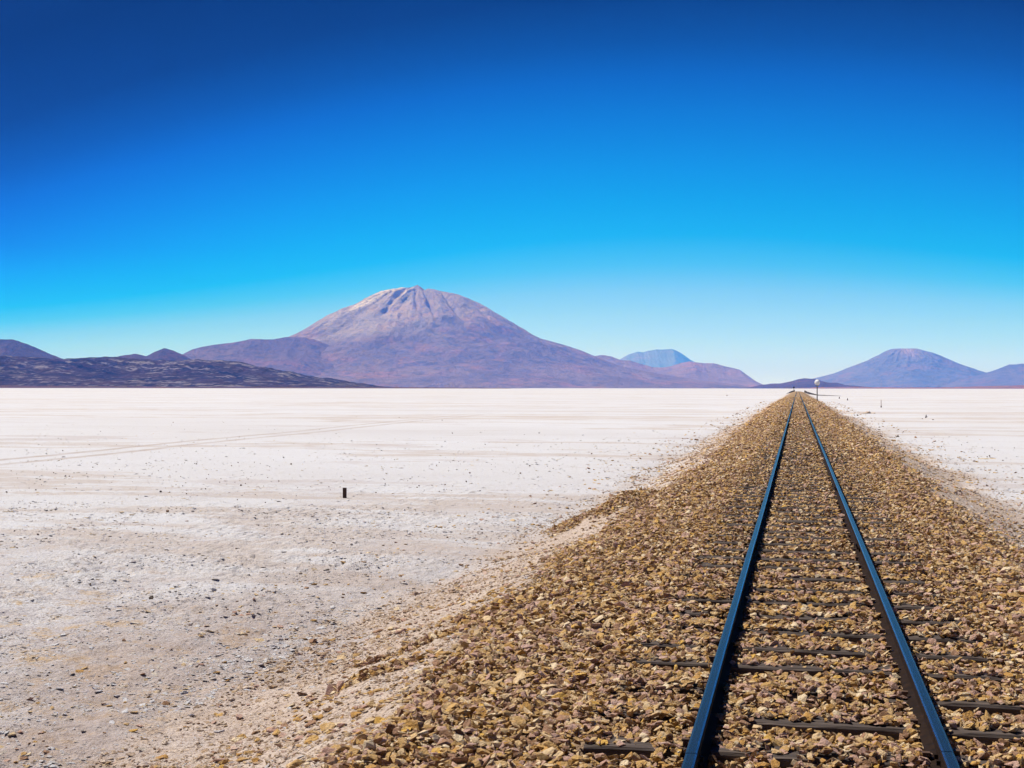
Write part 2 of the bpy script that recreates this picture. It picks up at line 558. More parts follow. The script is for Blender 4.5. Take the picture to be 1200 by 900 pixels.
def mat_rail_top():
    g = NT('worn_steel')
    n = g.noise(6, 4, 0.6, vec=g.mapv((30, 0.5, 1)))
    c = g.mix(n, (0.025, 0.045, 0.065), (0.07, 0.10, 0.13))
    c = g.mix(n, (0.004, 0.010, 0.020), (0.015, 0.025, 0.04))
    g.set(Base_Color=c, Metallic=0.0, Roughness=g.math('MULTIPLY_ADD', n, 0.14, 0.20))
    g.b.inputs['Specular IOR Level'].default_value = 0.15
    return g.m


def mat_rail_side():
    g = NT('rusty_steel')
    n = g.noise(20, 5, 0.65)
    c = g.ramp(n, [(0.3, (0.010, 0.006, 0.005)), (0.6, (0.022, 0.012, 0.008)), (0.8, (0.05, 0.024, 0.014))])
    g.set(Base_Color=c, Roughness=0.8, Normal=g.bump(n, 0.4, 0.003))
    g.b.inputs['Specular IOR Level'].default_value = 0.08
    return g.m


def plain(name, col, rough=0.7, metal=0.0, var=0.25, scale=8.0):
    g = NT(name)
    n = g.noise(scale, 4, 0.6)
    dark = tuple(v * (1 - var) for v in col)
    g.set(Base_Color=g.mix(n, dark, col), Roughness=rough, Metallic=metal)
    return g.m


def mat_mountain(name, low, high, band=None, scale=1.0, relief=60.0, pale=(0.60, 0.50, 0.44), streak=None):
    g = NT(name)
    n1 = g.noise(0.0009 * scale, 7, 0.62)
    n2 = g.noise(0.005 * scale, 6, 0.65)
    c = g.mix(g.ramp(n1, [(0.40, 0.0), (0.58, 1.0)]), low, high)
    c = g.mix(g.ramp(g.noise(0.0016 * scale, 6, 0.6, off=900), [(0.52, 0.0), (0.62, 0.7)]), c, (high[0] * 1.25, high[1] * 0.95, high[2] * 0.85))
    if band:
        c = g.mix(g.ramp(n2, [(0.50, 0.0), (0.62, 0.8)]), c, band)
    if streak:
        s = g.noise(0.0035 * scale, 5, 0.6, vec=g.mapv((0.28, 1.0, 2.2), rot=(0, 0, -YAW)), off=77)
        c = g.mix(g.ramp(s, [(0.60, 0.0), (0.66, 1.0)]), c, streak)
    c = g.mix(g.attr('pale'), c, pale)
    n3 = g.noise(0.018 * scale, 6, 0.75)
    c = g.mix(g.ramp(n3, [(0.36, 0.55), (0.48, 0.0)]), c, tuple(v * 0.5 for v in low))
    c = g.mix(g.ramp(n3, [(0.56, 0.0), (0.72, 0.4)]), c, tuple(min(1, v * 1.6) for v in high))
    b = g.bump(g.math('ADD', n2, g.math('MULTIPLY', n3, 0.5)), 1.0, relief * 1.6)
    g.set(Base_Color=c, Roughness=1.0, Normal=b)
    g.b.inputs['Specular IOR Level'].default_value = 0.0
    return g.m


# ------------------------------------------------------------------ the ground sheet
def graded(a, b, step, grow, lo, hi):
    mid = np.arange(a, b, step)
    up, s, v = [], step, b
    while v < hi:
        up.append(v); s *= grow; v += s
    up.append(hi)
    dn, s, v = [], step, a - step
    while v > lo:
        dn.append(v); s *= grow; v -= s
    dn.append(lo)
    return np.concatenate([dn[::-1], mid, up])


gx = graded(-10.5, 5.6, 0.032, 1.03, -41000, 41000)
gy = graded(4.2, 17.0, 0.036, 1.020, -4000, 52500)
GX, GY = np.meshgrid(gx, gy)
GZ = ground_h(GX, GY)
dist = np.hypot(GX, GY)
cell = np.maximum(np.gradient(gy)[:, None] * np.ones_like(GX), np.gradient(gx)[None, :] * np.ones_like(GX))


def lumps(x, y, wl, amp, seed, ridge=False):
    k = np.clip(1 - cell * 2.2 / wl, 0, 1)
    return (fbm(x / wl, y / wl, 3, seed, ridge) - 0.5) * amp * k


b_h, bare, off, inz = bed_h(GX, GY)
MASK = ballast_mask(GX, GY)
inz = inz * (1 - smooth(745, 785, GY))
GZ = np.where(inz > 0, GZ * (1 - inz) + inz * (b_h - 0.028), GZ)
outside = (1 - inz) * (1 - 0.8 * np.clip(MASK, 0, 1))
GZ = GZ - (1 - inz) * smooth(0.3, 0.9, MASK) * 0.025
GZ = GZ + outside * (lumps(GX, GY, 0.9, 0.07, 51) + lumps(GX, GY, 0.22, 0.06, 52) + lumps(GX, GY, 0.10, 0.034, 53, True)) * (1 - 0.6 * smooth(5, 7, abs(GX)) * smooth(14, 30, GY))
crust = smooth(4.2, 6.0, abs(GX))
near = 1 - smooth(9.0, 22.0, np.hypot(GX + 4, GY))
GZ = GZ + crust * lumps(GX, GY, 0.45, 0.035, 60, True)
terr = fbm(GX / 0.5, GY / 0.5, 4, 63)
GZ = GZ + crust * near * np.clip(1 - cell * 2.2 / 0.2, 0, 1) * ((np.floor(terr * 14) / 14 - terr) * 0.16 + smooth(0.5, 0.75, fbm(GX / 0.16, GY / 0.16, 3, 64)) * 0.016)
GZ = GZ + crust * lumps(GX, GY, 9.0, 0.05, 61)


def plates(x, y, size, seed):
    cx, cy = np.floor(x / size), np.floor(y / size)
    best = np.full(x.shape, 9.0); val = np.zeros(x.shape)
    for i in (-1, 0, 1):
        for j in (-1, 0, 1):
            a, b = cx + i, cy + j
            px, py = a + hash2(a, b, seed), b + hash2(a, b, seed + 1)
            d = np.hypot(x / size - px, y / size - py)
            v = hash2(a, b, seed + 2)
            tx, ty = hash2(a, b, seed + 3) - 0.5, hash2(a, b, seed + 4) - 0.5
            v = v + (x / size - px) * tx * 1.4 + (y / size - py) * ty * 1.4
            m = d < best
            best = np.where(m, d, best); val = np.where(m, v, val)
    return val


sub = (GY > 3.5) & (GY < 40) & (GX > -30) & (GX < 14)
pw = np.zeros(GX.shape)
wx, wy = GX[sub] + (fbm(GX[sub] * 5, GY[sub] * 5, 2, 71) - 0.5) * 0.15, GY[sub] + (fbm(GX[sub] * 5, GY[sub] * 5, 2, 72) - 0.5) * 0.15
pw[sub] = (plates(wx, wy, 0.11, 700) * 0.034 + plates(wx, wy, 0.30, 720) * 0.010) * smooth(0.35, 0.6, fbm(GX[sub] * 0.5, GY[sub] * 0.5, 3, 73)) * (1 - smooth(25, 40, GY[sub]))
GZ = GZ + crust * pw
me = grid_mesh('salt_flat', GX, GY, GZ)
tt = np.where(GX < 0, toe(GY, 1.0), toe(GY, 2.0))
edge_n = (fbm(GX * 1.1, GY * 0.6, 4, 90) - 0.5)
dirt = (1 - smooth(760, 800, GY)) * (1 - smooth(tt - 0.9, tt + 0.5, abs(GX) + edge_n * 1.8))
add_attr(me, 'dirt', dirt * (0.78 + 0.22 * fbm(GX * 2, GY * 2, 3, 91)))
track_band = np.where(GX < 0, 1, 0) * np.exp(-((abs(GX) - tt - 0.9 + edge_n * 1.6) / 1.5) ** 2) * (1 - smooth(8, 24, GY)) * 0.8
add_attr(me, 'brown', np.clip(track_band * (0.6 + 0.8 * fbm(GX * 1.5, GY * 1.5, 4, 96)), 0, 1))
add_attr(me, 'gravel', np.clip(MASK, 0, 1) * np.where(GY < 250, 0.85, 1.0))
rr_ = np.hypot(GX + 5, (GY - 4) * 0.9)
nearness = 1 - smooth(0.06, 1.0, (rr_ / 27.0) ** 0.8 + (fbm(GX * 0.30, GY * 0.18, 5, 93) - 0.5) * 1.1)
band = np.exp(-((abs(GX) - tt) / 1.6) ** 2) * np.where(GX < 0, 0.30, 0.08) * (1 - smooth(40, 160, GY))
left = np.where(GX < 0, 1.0, 0.30)
add_attr(me, 'rough', np.clip(np.maximum(nearness * left, band), 0, 1))


def sheet_z(x, y):
    """height of the finished ground sheet"""
    i = np.clip(np.searchsorted(gx, x) - 1, 0, len(gx) - 2)
    j = np.clip(np.searchsorted(gy, y) - 1, 0, len(gy) - 2)
    fx, fy = (x - gx[i]) / (gx[i + 1] - gx[i]), (y - gy[j]) / (gy[j + 1] - gy[j])
    return (GZ[j, i] * (1 - fx) + GZ[j, i + 1] * fx) * (1 - fy) + (GZ[j + 1, i] * (1 - fx) + GZ[j + 1, i + 1] * fx) * fy


M_GROUND = mat_ground()
gnd = link_mesh('ground', me, M_GROUND)
tag(gnd, 'white cracked salt flat reaching to the mountains, dirt bank under the track', None, kind='structure')

# ------------------------------------------------------------------ mountains and hills
def densify(pts, n, jag=0.0, seed=0):
    P = np.array(pts, float)
    xs = np.linspace(P[0, 0], P[-1, 0], n)
    ys = np.interp(xs, P[:, 0], P[:, 1])
    if jag:
        ys = ys + (fbm(xs * 0.12, xs * 0 + seed, 4, 200 + seed) - 0.5) * jag
    return xs, ys


def ridge_land(name, label, pts, D, half, mat, seed, rough=0.25, nu=420, nv=150, cat=None, back=None, front_pow=1.3, pale_fn=None, jag=1.2, rscale=1.0):
    """a range whose skyline passes through the given points; pts in photo pixels, D metres away"""
    xs, ys = densify(pts, nu, jag, seed)
    S = np.maximum((np.array([hor(x) for x in xs]) - ys), 0) * D / FPX
    v = np.linspace(-1, 1, nv)
    v = np.sign(v) * abs(v) ** 1.25
    U = (xs[None, :] - 600) * D / FPX + np.zeros((nv, 1))
    Vv = v[:, None] * half * np.ones((1, nu))
    shift = (fbm(U / (half * 1.2), U * 0 + seed, 3, 300 + seed) - 0.5) * half * 0.5
    t = np.clip(abs(Vv - shift * (1 - abs(v[:, None]))) / half, 0, 1)
    g = (1 - t) ** front_pow
    sc = half * 0.5 / rscale
    gul = fbm(U / sc, Vv / (sc * 2.2), 5, 400 + seed, True) - 0.62
    Z = S[None, :] * g
    Z = Z * (1 + rough * gul * np.clip(t * 3.0, 0, 1) * (1 - t) * 2.2)
    Z = Z + S[None, :] * 0.0
    Z = np.where(t >= 0.995, -5.0, Z) + FLAT - 1.0
    # perspective keeps the skyline: lateral coordinate scales with depth
    k = (D + Vv) / D
    UU = U * (1 + (k - 1) * 0.35)
    P0 = CAM[:2]
    X = P0[0] + FWD[0] * (D + Vv) + RGT[0] * UU
    Y = P0[1] + FWD[1] * (D + Vv) + RGT[1] * UU
    me = grid_mesh(name, X, Y, Z)
    pale = np.zeros_like(Z) if pale_fn is None else pale_fn(U * FPX / D + 600, t, Z, S)
    add_attr(me, 'pale', pale)
    o = link_mesh(name, me, mat)
    return tag(o, label, cat, kind='structure')


def cone_land(name, label, pts, peak_px, D, mat, seed, n_ang=420, n_rad=150, rough=0.3, pale_fn=None, base_h=0.0, back_scale=1.0, ravine=False):
    """a volcano: radial profiles to the left and right of the peak come from its skyline"""
    P = np.array(pts, float)
    hy = np.array([hor(p) for p in P[:, 0]])
    hgt = (hy - P[:, 1]) * D / FPX
    u = (P[:, 0] - peak_px) * D / FPX
    mL, mR = u <= 0, u >= 0
    rl, hl = -u[mL][::-1], hgt[mL][::-1]
    rr, hr = u[mR], hgt[mR]
    Rm = max(rl[-1], rr[-1])
    th = np.linspace(0, 2 * math.pi, n_ang)
    rad = np.linspace(0, 1, n_rad) ** 1.15 * Rm
    TH, RD = np.meshgrid(th, rad)
    w = 0.5 + 0.5 * np.cos(TH)
    HL = np.interp(RD, rl, hl, right=-60)
    HR = np.interp(RD, rr, hr, right=-60)
    H = HL * (1 - w) + HR * w
    top = H.max()
    q = np.clip(RD / Rm, 0, 1)
    # gullies run down the cone; they leave the skyline itself alone
    ux, uy = np.cos(TH), np.sin(TH)
    warp = fbm(ux * 3 + q * 7, uy * 3 - q * 5, 4, seed) * 3.2
    gl = fbm(ux * 5.5 + warp, uy * 5.5 + q * 2.0, 4, seed + 1, True) - 0.62
    gl2 = fbm(ux * 14 + warp, uy * 14 + q * 3.0, 3, seed + 2, True) - 0.62
    X0, Y0 = RD * ux, RD * uy
    lump = fbm(X0 / (Rm * 0.16), Y0 / (Rm * 0.16), 5, seed + 3) - 0.5
    face = np.clip(abs(uy) * 1.6, 0.12, 1)
    env = np.clip(q * 9, 0, 1) * np.clip((1 - q) * 1.6, 0, 1)
    up = np.exp(-((q - 0.20) / 0.20) ** 2)
    H = H + np.where(H > 0, env * face * top * rough * (gl * (0.13 * up + 0.07) + gl2 * 0.07 * up + lump * 0.30 * (1 - up * 0.3)) , 0)
    if ravine:
        pxl, hh = X0 * FPX / D, H / top
        for (a0, a1, wd, dp, lo) in ((7, 60, 3.2, 130, 0.62), (22, 95, 3.5, 90, 0.60), (-12, -60, 3.0, 55, 0.6), (45, 120, 4.0, 50, 0.6), (0, 12, 2.5, 50, 0.68)):
            w2 = (fbm(X0 / 600, Y0 / 600, 3, int(seed + a0)) - 0.5) * 8
            H = H - dp * np.exp(-((pxl - a0 - (1 - hh) * a1 + w2) / wd) ** 2) * smooth(lo, lo + 0.14, hh) * smooth(1.0, 0.93, hh) * np.clip(-Y0 / 400, 0, 1)
    if ravine:
        H = H + np.where(H > 150, (fbm(X0 / 320, Y0 / 320, 4, seed + 9, True) - 0.6) * 34 * np.clip(q * 12, 0.15, 1), 0)
    H = np.maximum(H, -40) + FLAT - 1
    c = at_depth(peak_px, D)
    X = c[0] + RGT[0] * X0 + FWD[0] * Y0 * back_scale
    Y = c[1] + RGT[1] * X0 + FWD[1] * Y0 * back_scale
    me = grid_mesh(name, X, Y, H)
    pale = np.zeros_like(H) if pale_fn is None else pale_fn(X0, Y0, H, top)
    add_attr(me, 'pale', pale)
    o = link_mesh(name, me, mat)
    return tag(o, label, None, kind='structure')


M_MAIN = mat_mountain('volcano_rock', (0.22, 0.160, 0.165), (0.32, 0.225, 0.21), (0.16, 0.13, 0.155), pale=(0.88, 0.74, 0.60))


def main_pale(x, y, H, top):
    px = x * FPX / 22000.0
    hh = H / top
    wob = (fbm(x / 500, y / 500, 3, 67) - 0.5) * 10
    a = np.exp(-((px + 17 + (1 - hh) * 185 + wob) / 11.0) ** 2) * smooth(0.64, 0.80, hh) * 1.3
    a = np.maximum(a, np.exp(-((px + 3 + (1 - hh) * 75 + wob) / 3.0) ** 2) * smooth(0.62, 0.85, hh) * 0.7)
    a = a * np.where(y < 200, 1, 0)
    n = fbm(x / 900, y / 500, 4, 64)
    a = a * smooth(0.25, 0.5, n + 0.1)
    upper = smooth(0.38, 0.75, hh + (fbm(x / 700, y / 900, 4, 66) - 0.5) * 0.5) * np.where(px < 0, 0.40, 0.26)
    return np.clip(np.maximum(a * 1.1, upper), 0, 1) * np.where(y < 1500, 1, 0.4)


MAIN = [(130, 455.5), (150, 453), (200, 445), (250, 433), (290, 419), (320, 405), (345, 393), (362, 384), (380, 373), (397, 365), (414.7, 358), (430, 350), (446.7, 343), (458, 339), (470.7, 336.5), (479, 337.2), (484, 335.8),
        (489, 333.6), (493, 336), (498, 340), (503, 339.6), (508, 338.6), (513, 340), (525, 342.5), (537, 345), (549, 349.5), (561, 355), (575, 363), (588, 371), (602, 379.5), (615, 388), (625, 394), (636, 399),
        (650, 402.5), (663, 405.5), (681, 411), (697, 417.5), (712, 424), (727, 429.5), (750, 434.5), (773, 439), (805, 444), (836, 448), (860, 451), (890, 455.5)]
cone_land('mountain', 'tall purple volcano with a pale scar near its summit, far across the salt', MAIN, 489, 22000.0, M_MAIN, 500, rough=0.42, pale_fn=main_pale, ravine=True)

M_LFAR = mat_mountain('left_hill_rock', (0.105, 0.075, 0.085), (0.16, 0.105, 0.105), (0.075, 0.06, 0.075), scale=1.4)
ridge_land('hills', 'dark rounded hill with a small cone beside it, behind the lava ridge',
           [(-90, 455), (-60, 415), (-30, 400), (0, 396.5), (13, 397), (33, 403), (50, 410.5), (71.7, 419.3), (85, 424), (113, 424), (135, 419), (147, 415.7), (160, 414.2), (172, 416.7),
            (184, 411), (193, 407.3), (203, 410), (213, 414.5), (228, 423), (250, 436), (280, 448), (310, 455)], 13000.0, 1500.0, M_LFAR, 3, rough=0.3, jag=1.0)
M_SHOULDER = mat_mountain('shoulder_rock', (0.20, 0.135, 0.135), (0.27, 0.18, 0.16), (0.14, 0.105, 0.12), scale=1.2)
ridge_land('hills', 'reddish purple shoulder hill at the foot of the volcano',
           [(196, 455), (205, 425), (213, 415.5), (225, 409), (237, 405.8), (250, 403.5), (260, 401.7), (270, 401), (283, 398), (293, 396.2), (305, 396.4), (317, 396.7), (333, 394), (345, 393.5), (365, 396), (400, 410), (450, 440), (480, 455)],
           19500.0, 2300.0, M_SHOULDER, 5, rough=0.3, jag=0.8)
M_LAVA = mat_mountain('dark_lava', (0.025, 0.018, 0.020), (0.085, 0.055, 0.050), (0.16, 0.11, 0.10), scale=4.0, relief=22.0, pale=(0.34, 0.29, 0.28))


def lava_pale(px, t, Z, S):
    n = fbm(px / 14.0, t * 40, 4, 808) * 0.7 + fbm(px / 60.0, t * 9, 3, 818) * 0.3
    n2 = fbm(px / 5.0, t * 60, 3, 828)
    return np.clip(smooth(0.555, 0.63, n) * smooth(0.36, 0.55, n2) * 1.1 + smooth(0.62, 0.7, n2) * smooth(0.86, 0.95, t) * 0.6, 0, 1)


ridge_land('hills', 'low black lava ridge streaked with pale sand along the salt edge',
           [(-120, 450), (-60, 430), (0, 416), (20, 416.5), (67, 420), (90, 419), (113, 418.2), (140, 417.5), (155, 419), (173, 421), (205, 421.5), (233, 421), (260, 421.8), (283, 424), (300, 428), (318, 431), (333, 434), (350, 437),
            (367, 440.5), (385, 443), (400, 445), (425, 449), (450, 452.5), (475, 455)], 8200.0, 1900.0, M_LAVA, 9, rough=0.55, front_pow=1.05, jag=2.6, rscale=2.4, pale_fn=lava_pale, nu=600, nv=220)

M_STRIP = mat_mountain('mauve_strip_rock', (0.22, 0.14, 0.145), (0.30, 0.20, 0.19), scale=3.0)
ridge_land('hills', 'thin mauve strip of shore in front of the black lava ridge',
           [(-90, 450.5), (0, 450.8), (60, 451.3), (120, 451.8), (200, 452.2), (300, 452.4), (400, 452.8), (500, 453.2), (560, 453.4), (640, 455)], 6300.0, 300.0, M_STRIP, 27, rough=0.2, jag=0.6)
M_PINK = mat_mountain('pink_hill_rock', (0.30, 0.20, 0.18), (0.36, 0.245, 0.215), (0.24, 0.165, 0.16), scale=1.0)
ridge_land('hills', 'pinkish hill chain right of the tall volcano, in front of the blue peak',
           [(655, 455), (672, 428), (686, 420.5), (697, 416.8), (706, 415), (717, 416.8), (727.7, 421.2), (739.6, 421.9), (751.5, 425.8), (766.7, 430), (777.5, 430.2), (788, 428.5), (801, 424.7), (810, 423), (827, 425),
            (838, 424.7), (853, 428.6), (868.5, 432.2), (881.5, 442), (891, 449), (899, 455)], 27000.0, 3000.0, M_PINK, 12, rough=0.28, jag=0.7)
M_BLUE = mat_mountain('remote_peak_rock', (0.16, 0.17, 0.19), (0.22, 0.22, 0.24), scale=0.6)
ridge_land('mountain', 'remote pale blue flat-topped peak showing behind the pink hills',
           [(660, 455), (690, 440), (715, 427), (727.7, 420), (737.4, 414.5), (747, 412), (753.7, 413), (760, 411), (769, 409.5), (788, 408.9), (797, 412.8), (810, 421.4), (830, 434), (850, 444), (875, 455)],
           62000.0, 6000.0, M_BLUE, 15, rough=0.35, jag=1.0)
M_LOW = mat_mountain('low_hill_rock', (0.13, 0.095, 0.115), (0.19, 0.13, 0.13), scale=2.0)
ridge_land('hills', 'low dark blue hill behind the round white sign at the end of the track',
           [(865, 455), (880, 453.8), (893, 450.6), (905, 449.3), (918, 448.7), (925, 447.5), (931.7, 445.8), (938, 443.8), (945, 442.6), (952, 443), (960, 444), (966, 446), (973, 447.7), (983, 448), (993, 451), (1005, 451.8), (1017, 453), (1030, 455.6)],
           15500.0, 1300.0, M_LOW, 18, rough=0.3, jag=0.5)
M_RED = mat_mountain('red_plain_rock', (0.40, 0.215, 0.19), (0.47, 0.28, 0.25), scale=2.0)
ridge_land('hills', 'thin strip of pink red land below the right-hand volcano',
           [(925, 455.2), (960, 453.4), (1000, 453), (1060, 453.6), (1110, 453.2), (1150, 452.2), (1200, 451), (1260, 449.6), (1330, 455.5)], 12500.0, 900.0, M_RED, 21, rough=0.2, jag=0.5)
M_RV = mat_mountain('right_volcano_rock', (0.16, 0.14, 0.15), (0.22, 0.18, 0.18), (0.13, 0.115, 0.13), scale=0.8, pale=(0.42, 0.27, 0.24))


def rv_pale(x, y, H, top):
    px = x * FPX / 33000.0
    return np.exp(-((px + 2) / 11) ** 2) * smooth(0.66, 0.92, H / top) * np.where(y < 0, 0.8, 0.0)


RV = [(905, 455), (930, 450), (956, 443.2), (968, 440), (980, 436.8), (998.7, 429.3), (1017, 422.7), (1030.7, 416), (1038, 411.6), (1045, 408.8), (1052, 408.4), (1060, 408.8), (1068, 408.7), (1076, 409.3), (1085, 412),
      (1094.7, 414.7), (1110.7, 422.7), (1126.7, 429.3), (1142.7, 434.7), (1153, 437.5), (1175, 442), (1200, 447), (1240, 455.5)]
cone_land('mountain', 'flat-topped blue volcano on the far right beyond the white sign', RV, 1060, 33000.0, M_RV, 620, rough=0.30, pale_fn=rv_pale)
M_RR = mat_mountain('right_range_rock', (0.16, 0.13, 0.145), (0.21, 0.165, 0.17), (0.13, 0.11, 0.125), scale=1.0)
ridge_land('hills', 'purple range cut by the right edge of the picture',
           [(1095, 455), (1120, 446), (1153, 437.2), (1161, 434.7), (1172, 430.7), (1181, 427), (1189, 426.9), (1200, 425.3), (1225, 421), (1260, 424), (1300, 438), (1340, 455)], 30000.0, 3300.0, M_RR, 24, rough=0.3, jag=0.8)


# ------------------------------------------------------------------ the air
def haze_box():
    c = CAM[:2] + FWD * 32000
    x0, x1, y0, y1, z0, z1 = -42000, 42000, -4500, 53000, -60, 1780
    V = [(x, y, z) for z in (z0, z1) for y in (y0, y1) for x in (x0, x1)]
    F = [(0, 2, 3, 1), (4, 5, 7, 6), (0, 1, 5, 4), (2, 6, 7, 3), (0, 4, 6, 2), (1, 3, 7, 5)]
    m = bpy.data.materials.new('air')
    m.use_nodes = True
    t = m.node_tree
    t.nodes.clear()
    o = t.nodes.new('ShaderNodeOutputMaterial')
    p = t.nodes.new('ShaderNodeVolumePrincipled')
    p.inputs['Color'].default_value = (0.025, 0.215, 1.0, 1)
    p.inputs['Absorption Color'].default_value = (1, 1, 1, 1)
    p.inputs['Density'].default_value = HAZE_D
    p.inputs['Anisotropy'].default_value = 0.0
    t.links.new(p.outputs[0], o.inputs['Volume'])
    o = link_mesh('haze', mesh_from('haze', V, F), m)
    tag(o, 'thin bluish desert air over the whole plain', 'haze', kind='stuff')


HAZE_D = 3.6e-5
haze_box()


# ------------------------------------------------------------------ railway track
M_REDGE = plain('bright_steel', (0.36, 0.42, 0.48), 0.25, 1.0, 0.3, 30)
M_RTOP, M_RSIDE, M_WOOD = mat_rail_top(), mat_rail_side(), mat_sleeper()
track = empty('railway_track', (0, 0, 0))
tag(track, 'straight single railway track with blue shining rails running to the horizon', 'railway track')

RAIL_PROF = [(-0.055, 0.0), (-0.055, 0.009), (-0.012, 0.022), (-0.008, 0.035), (-0.008, 0.070), (-0.022, 0.078), (-0.027, 0.084),
             (-0.0275, 0.105), (-0.0245, 0.1115), (-0.016, 0.1140), (0.016, 0.1140), (0.0245, 0.1115), (0.0275, 0.105), (0.027, 0.084), (0.022, 0.078), (0.008, 0.070),
             (0.008, 0.035), (0.012, 0.022), (0.055, 0.009), (0.055, 0.0)]


def rail(x0, joints):
    V, F, mi = [], [], []
    n = len(RAIL_PROF)
    for a, b in joints:
        ys = [a, b] if b - a < 30 else list(np.linspace(a, b, 12))
        dxa = random.uniform(-0.0012, 0.0012)
        base = len(V)
        for y in ys:
            for (px, pz) in RAIL_PROF:
                V.append((x0 + px + dxa, y, pz))
        for s in range(len(ys) - 1):
            for i in range(n):
                j = (i + 1) % n
                q = base + s * n
                F.append((q + i, q + j, q + n + j, q + n + i))
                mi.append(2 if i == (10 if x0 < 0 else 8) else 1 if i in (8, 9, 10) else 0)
        F.append(tuple(base + i for i in range(n))); mi.append(0)
        e = base + (len(ys) - 1) * n
        F.append(tuple(e + i for i in range(n))[::-1]); mi.append(0)
    me = mesh_from('rail', V, F)
    o = link_mesh('rail', me, M_RSIDE, track)
    me.materials.append(M_RTOP)
    me.materials.append(M_REDGE)
    me.polygons.foreach_set('material_index', mi)
    return o


def joints(first, step, far=752.0):
    ys = [first - step]
    while ys[-1] < 90: ys.append(ys[-1] + step)
    ys += [300.0, far]
    return [(ys[i] + 0.004, ys[i + 1] - 0.004) for i in range(len(ys) - 1)]


def box(V, F, x0, x1, y0, y1, z0, z1):
    b = len(V)
    V += [(x, y, z) for z in (z0, z1) for y in (y0, y1) for x in (x0, x1)]
    F += [tuple(b + i for i in f) for f in ((0, 2, 3, 1), (4, 5, 7, 6), (0, 1, 5, 4), (2, 6, 7, 3), (0, 4, 6, 2), (1, 3, 7, 5))]


for x0, first in ((-GAUGE / 2, 5.62), (GAUGE / 2, 5.88)):
    r = rail(x0, joints(first, 8.0))
    for k in range(3):                       # joint bars bolted across each gap
        y = first + 8.0 * k
        V, F = [], []
        for s in (-1, 1):
            xa, xb = x0 + s * 0.0085, x0 + s * 0.024
            box(V, F, min(xa, xb), max(xa, xb), y - 0.23, y + 0.23, 0.026, 0.068)
            for q in (-0.16, -0.06, 0.06, 0.16):
                xc, xd = x0 + s * 0.024, x0 + s * 0.040
                box(V, F, min(xc, xd), max(xc, xd), y + q - 0.012, y + q + 0.012, 0.038, 0.058)
        link_mesh('joint_bar', mesh_from('joint_bar', V, F), M_RSIDE, r)


def sleeper_mesh(seed):
    rs = random.Random(seed)
    nx = 18
    w, d = 0.20, 0.15
    sec = [(0.0, -d), (0.0, -0.012), (0.010, 0.0), (w - 0.010, 0.0), (w, -0.012), (w, -d)]
    V, F = [], []
    for i in range(nx + 1):
        x = -1.065 + 2.13 * i / nx
        e = 0.010 if i in (0, nx) else 0.0
        for (y, z) in sec:
            V.append((x, y + rs.uniform(-0.004, 0.004) + (e if y < 0.1 else -e), z + (rs.uniform(-0.005, 0.0) if z > -0.1 else 0) - e * 0.6))
    n = len(sec)
    for i in range(nx):
        for j in range(n):
            k = (j + 1) % n
            F.append((i * n + j, i * n + k, (i + 1) * n + k, (i + 1) * n + j))
    F.append(tuple(range(n))[::-1]); F.append(tuple(nx * n + j for j in range(n)))
    me = mesh_from('sleeper', V, F)
    me.materials.append(M_WOOD)
    return me


SM = [sleeper_mesh(i) for i in range(6)]
first_far = 0
for i, y in enumerate(S_Y):
    if i >= 100: break
    o = bpy.data.objects.new('sleeper', SM[i % 6])
    COL.objects.link(o)
    o.parent = track
    o.location = (random.uniform(-0.02, 0.02), y, random.uniform(0.0, 0.012))
    o.rotation_euler = (random.uniform(-0.01, 0.01), 0, random.uniform(-0.006, 0.006) - 0.004)
V, F = [], []
box(V, F, -0.011, 0.011, -0.011, 0.011, -0.02, 0.022)
box(V, F, -0.017, 0.017, -0.015, 0.015, 0.0222, 0.034)
M_SPIKE = plain('spike_iron', (0.10, 0.050, 0.030), 0.9, 0.0, 0.5, 40)
spike_me = mesh_from('spike', V, F)
spike_me.materials.append(M_SPIKE)
for sl in [o for o in track.children if o.name.startswith('sleeper')][3:26]:
    for k in (-1, 1):
        for q in (-1, 1):
            o = bpy.data.objects.new('spike', spike_me)
            COL.objects.link(o)
            o.parent = sl
            o.location = (k * GAUGE / 2 + q * 0.066 - sl.location.x, 0.10 + q * 0.03, 0.0)
V, F = [], []
for y in S_Y[100:]:
    box(V, F, -1.06, 1.06, y, y + 0.2, -0.14, -0.001)
o = link_mesh('sleeper', mesh_from('sleeper_far', V, F), M_WOOD, track)
o['kind'] = 'stuff'
o['label'] = 'half buried sleepers farther along the track'


# ------------------------------------------------------------------ loose stone, placed by points
def hull_stone(name, mat, seed, flat=0.45, n=11):
    import bmesh
    rs = random.Random(seed)
    bm = bmesh.new()
    sx, sy, sz = 1.0, rs.uniform(0.55, 0.95), rs.uniform(flat * 0.7, flat * 1.3)
    for i in range(n):
        v = Vector((rs.gauss(0, 1), rs.gauss(0, 1), rs.gauss(0, 1))).normalized() * rs.uniform(0.8, 1.0)
        bm.verts.new((v.x * sx * 0.5, v.y * sy * 0.5, v.z * sz * 0.5))
    r = bmesh.ops.convex_hull(bm, input=bm.verts)
    bmesh.ops.delete(bm, geom=list({g for g in r['geom_interior'] + r['geom_unused'] if isinstance(g, bmesh.types.BMVert)}), context='VERTS')
    me = bpy.data.meshes.new(name)
    bm.to_mesh(me)
    bm.free()
    me.materials.append(mat)
    return me


def stone_set(name, mat, seed, count, flat, n=11):
    c = bpy.data.collections.new(name)
    for i in range(count):
        o = bpy.data.objects.new('stone_shape', hull_stone(name, mat, seed + i, flat, n))
        c.objects.link(o)
    return c


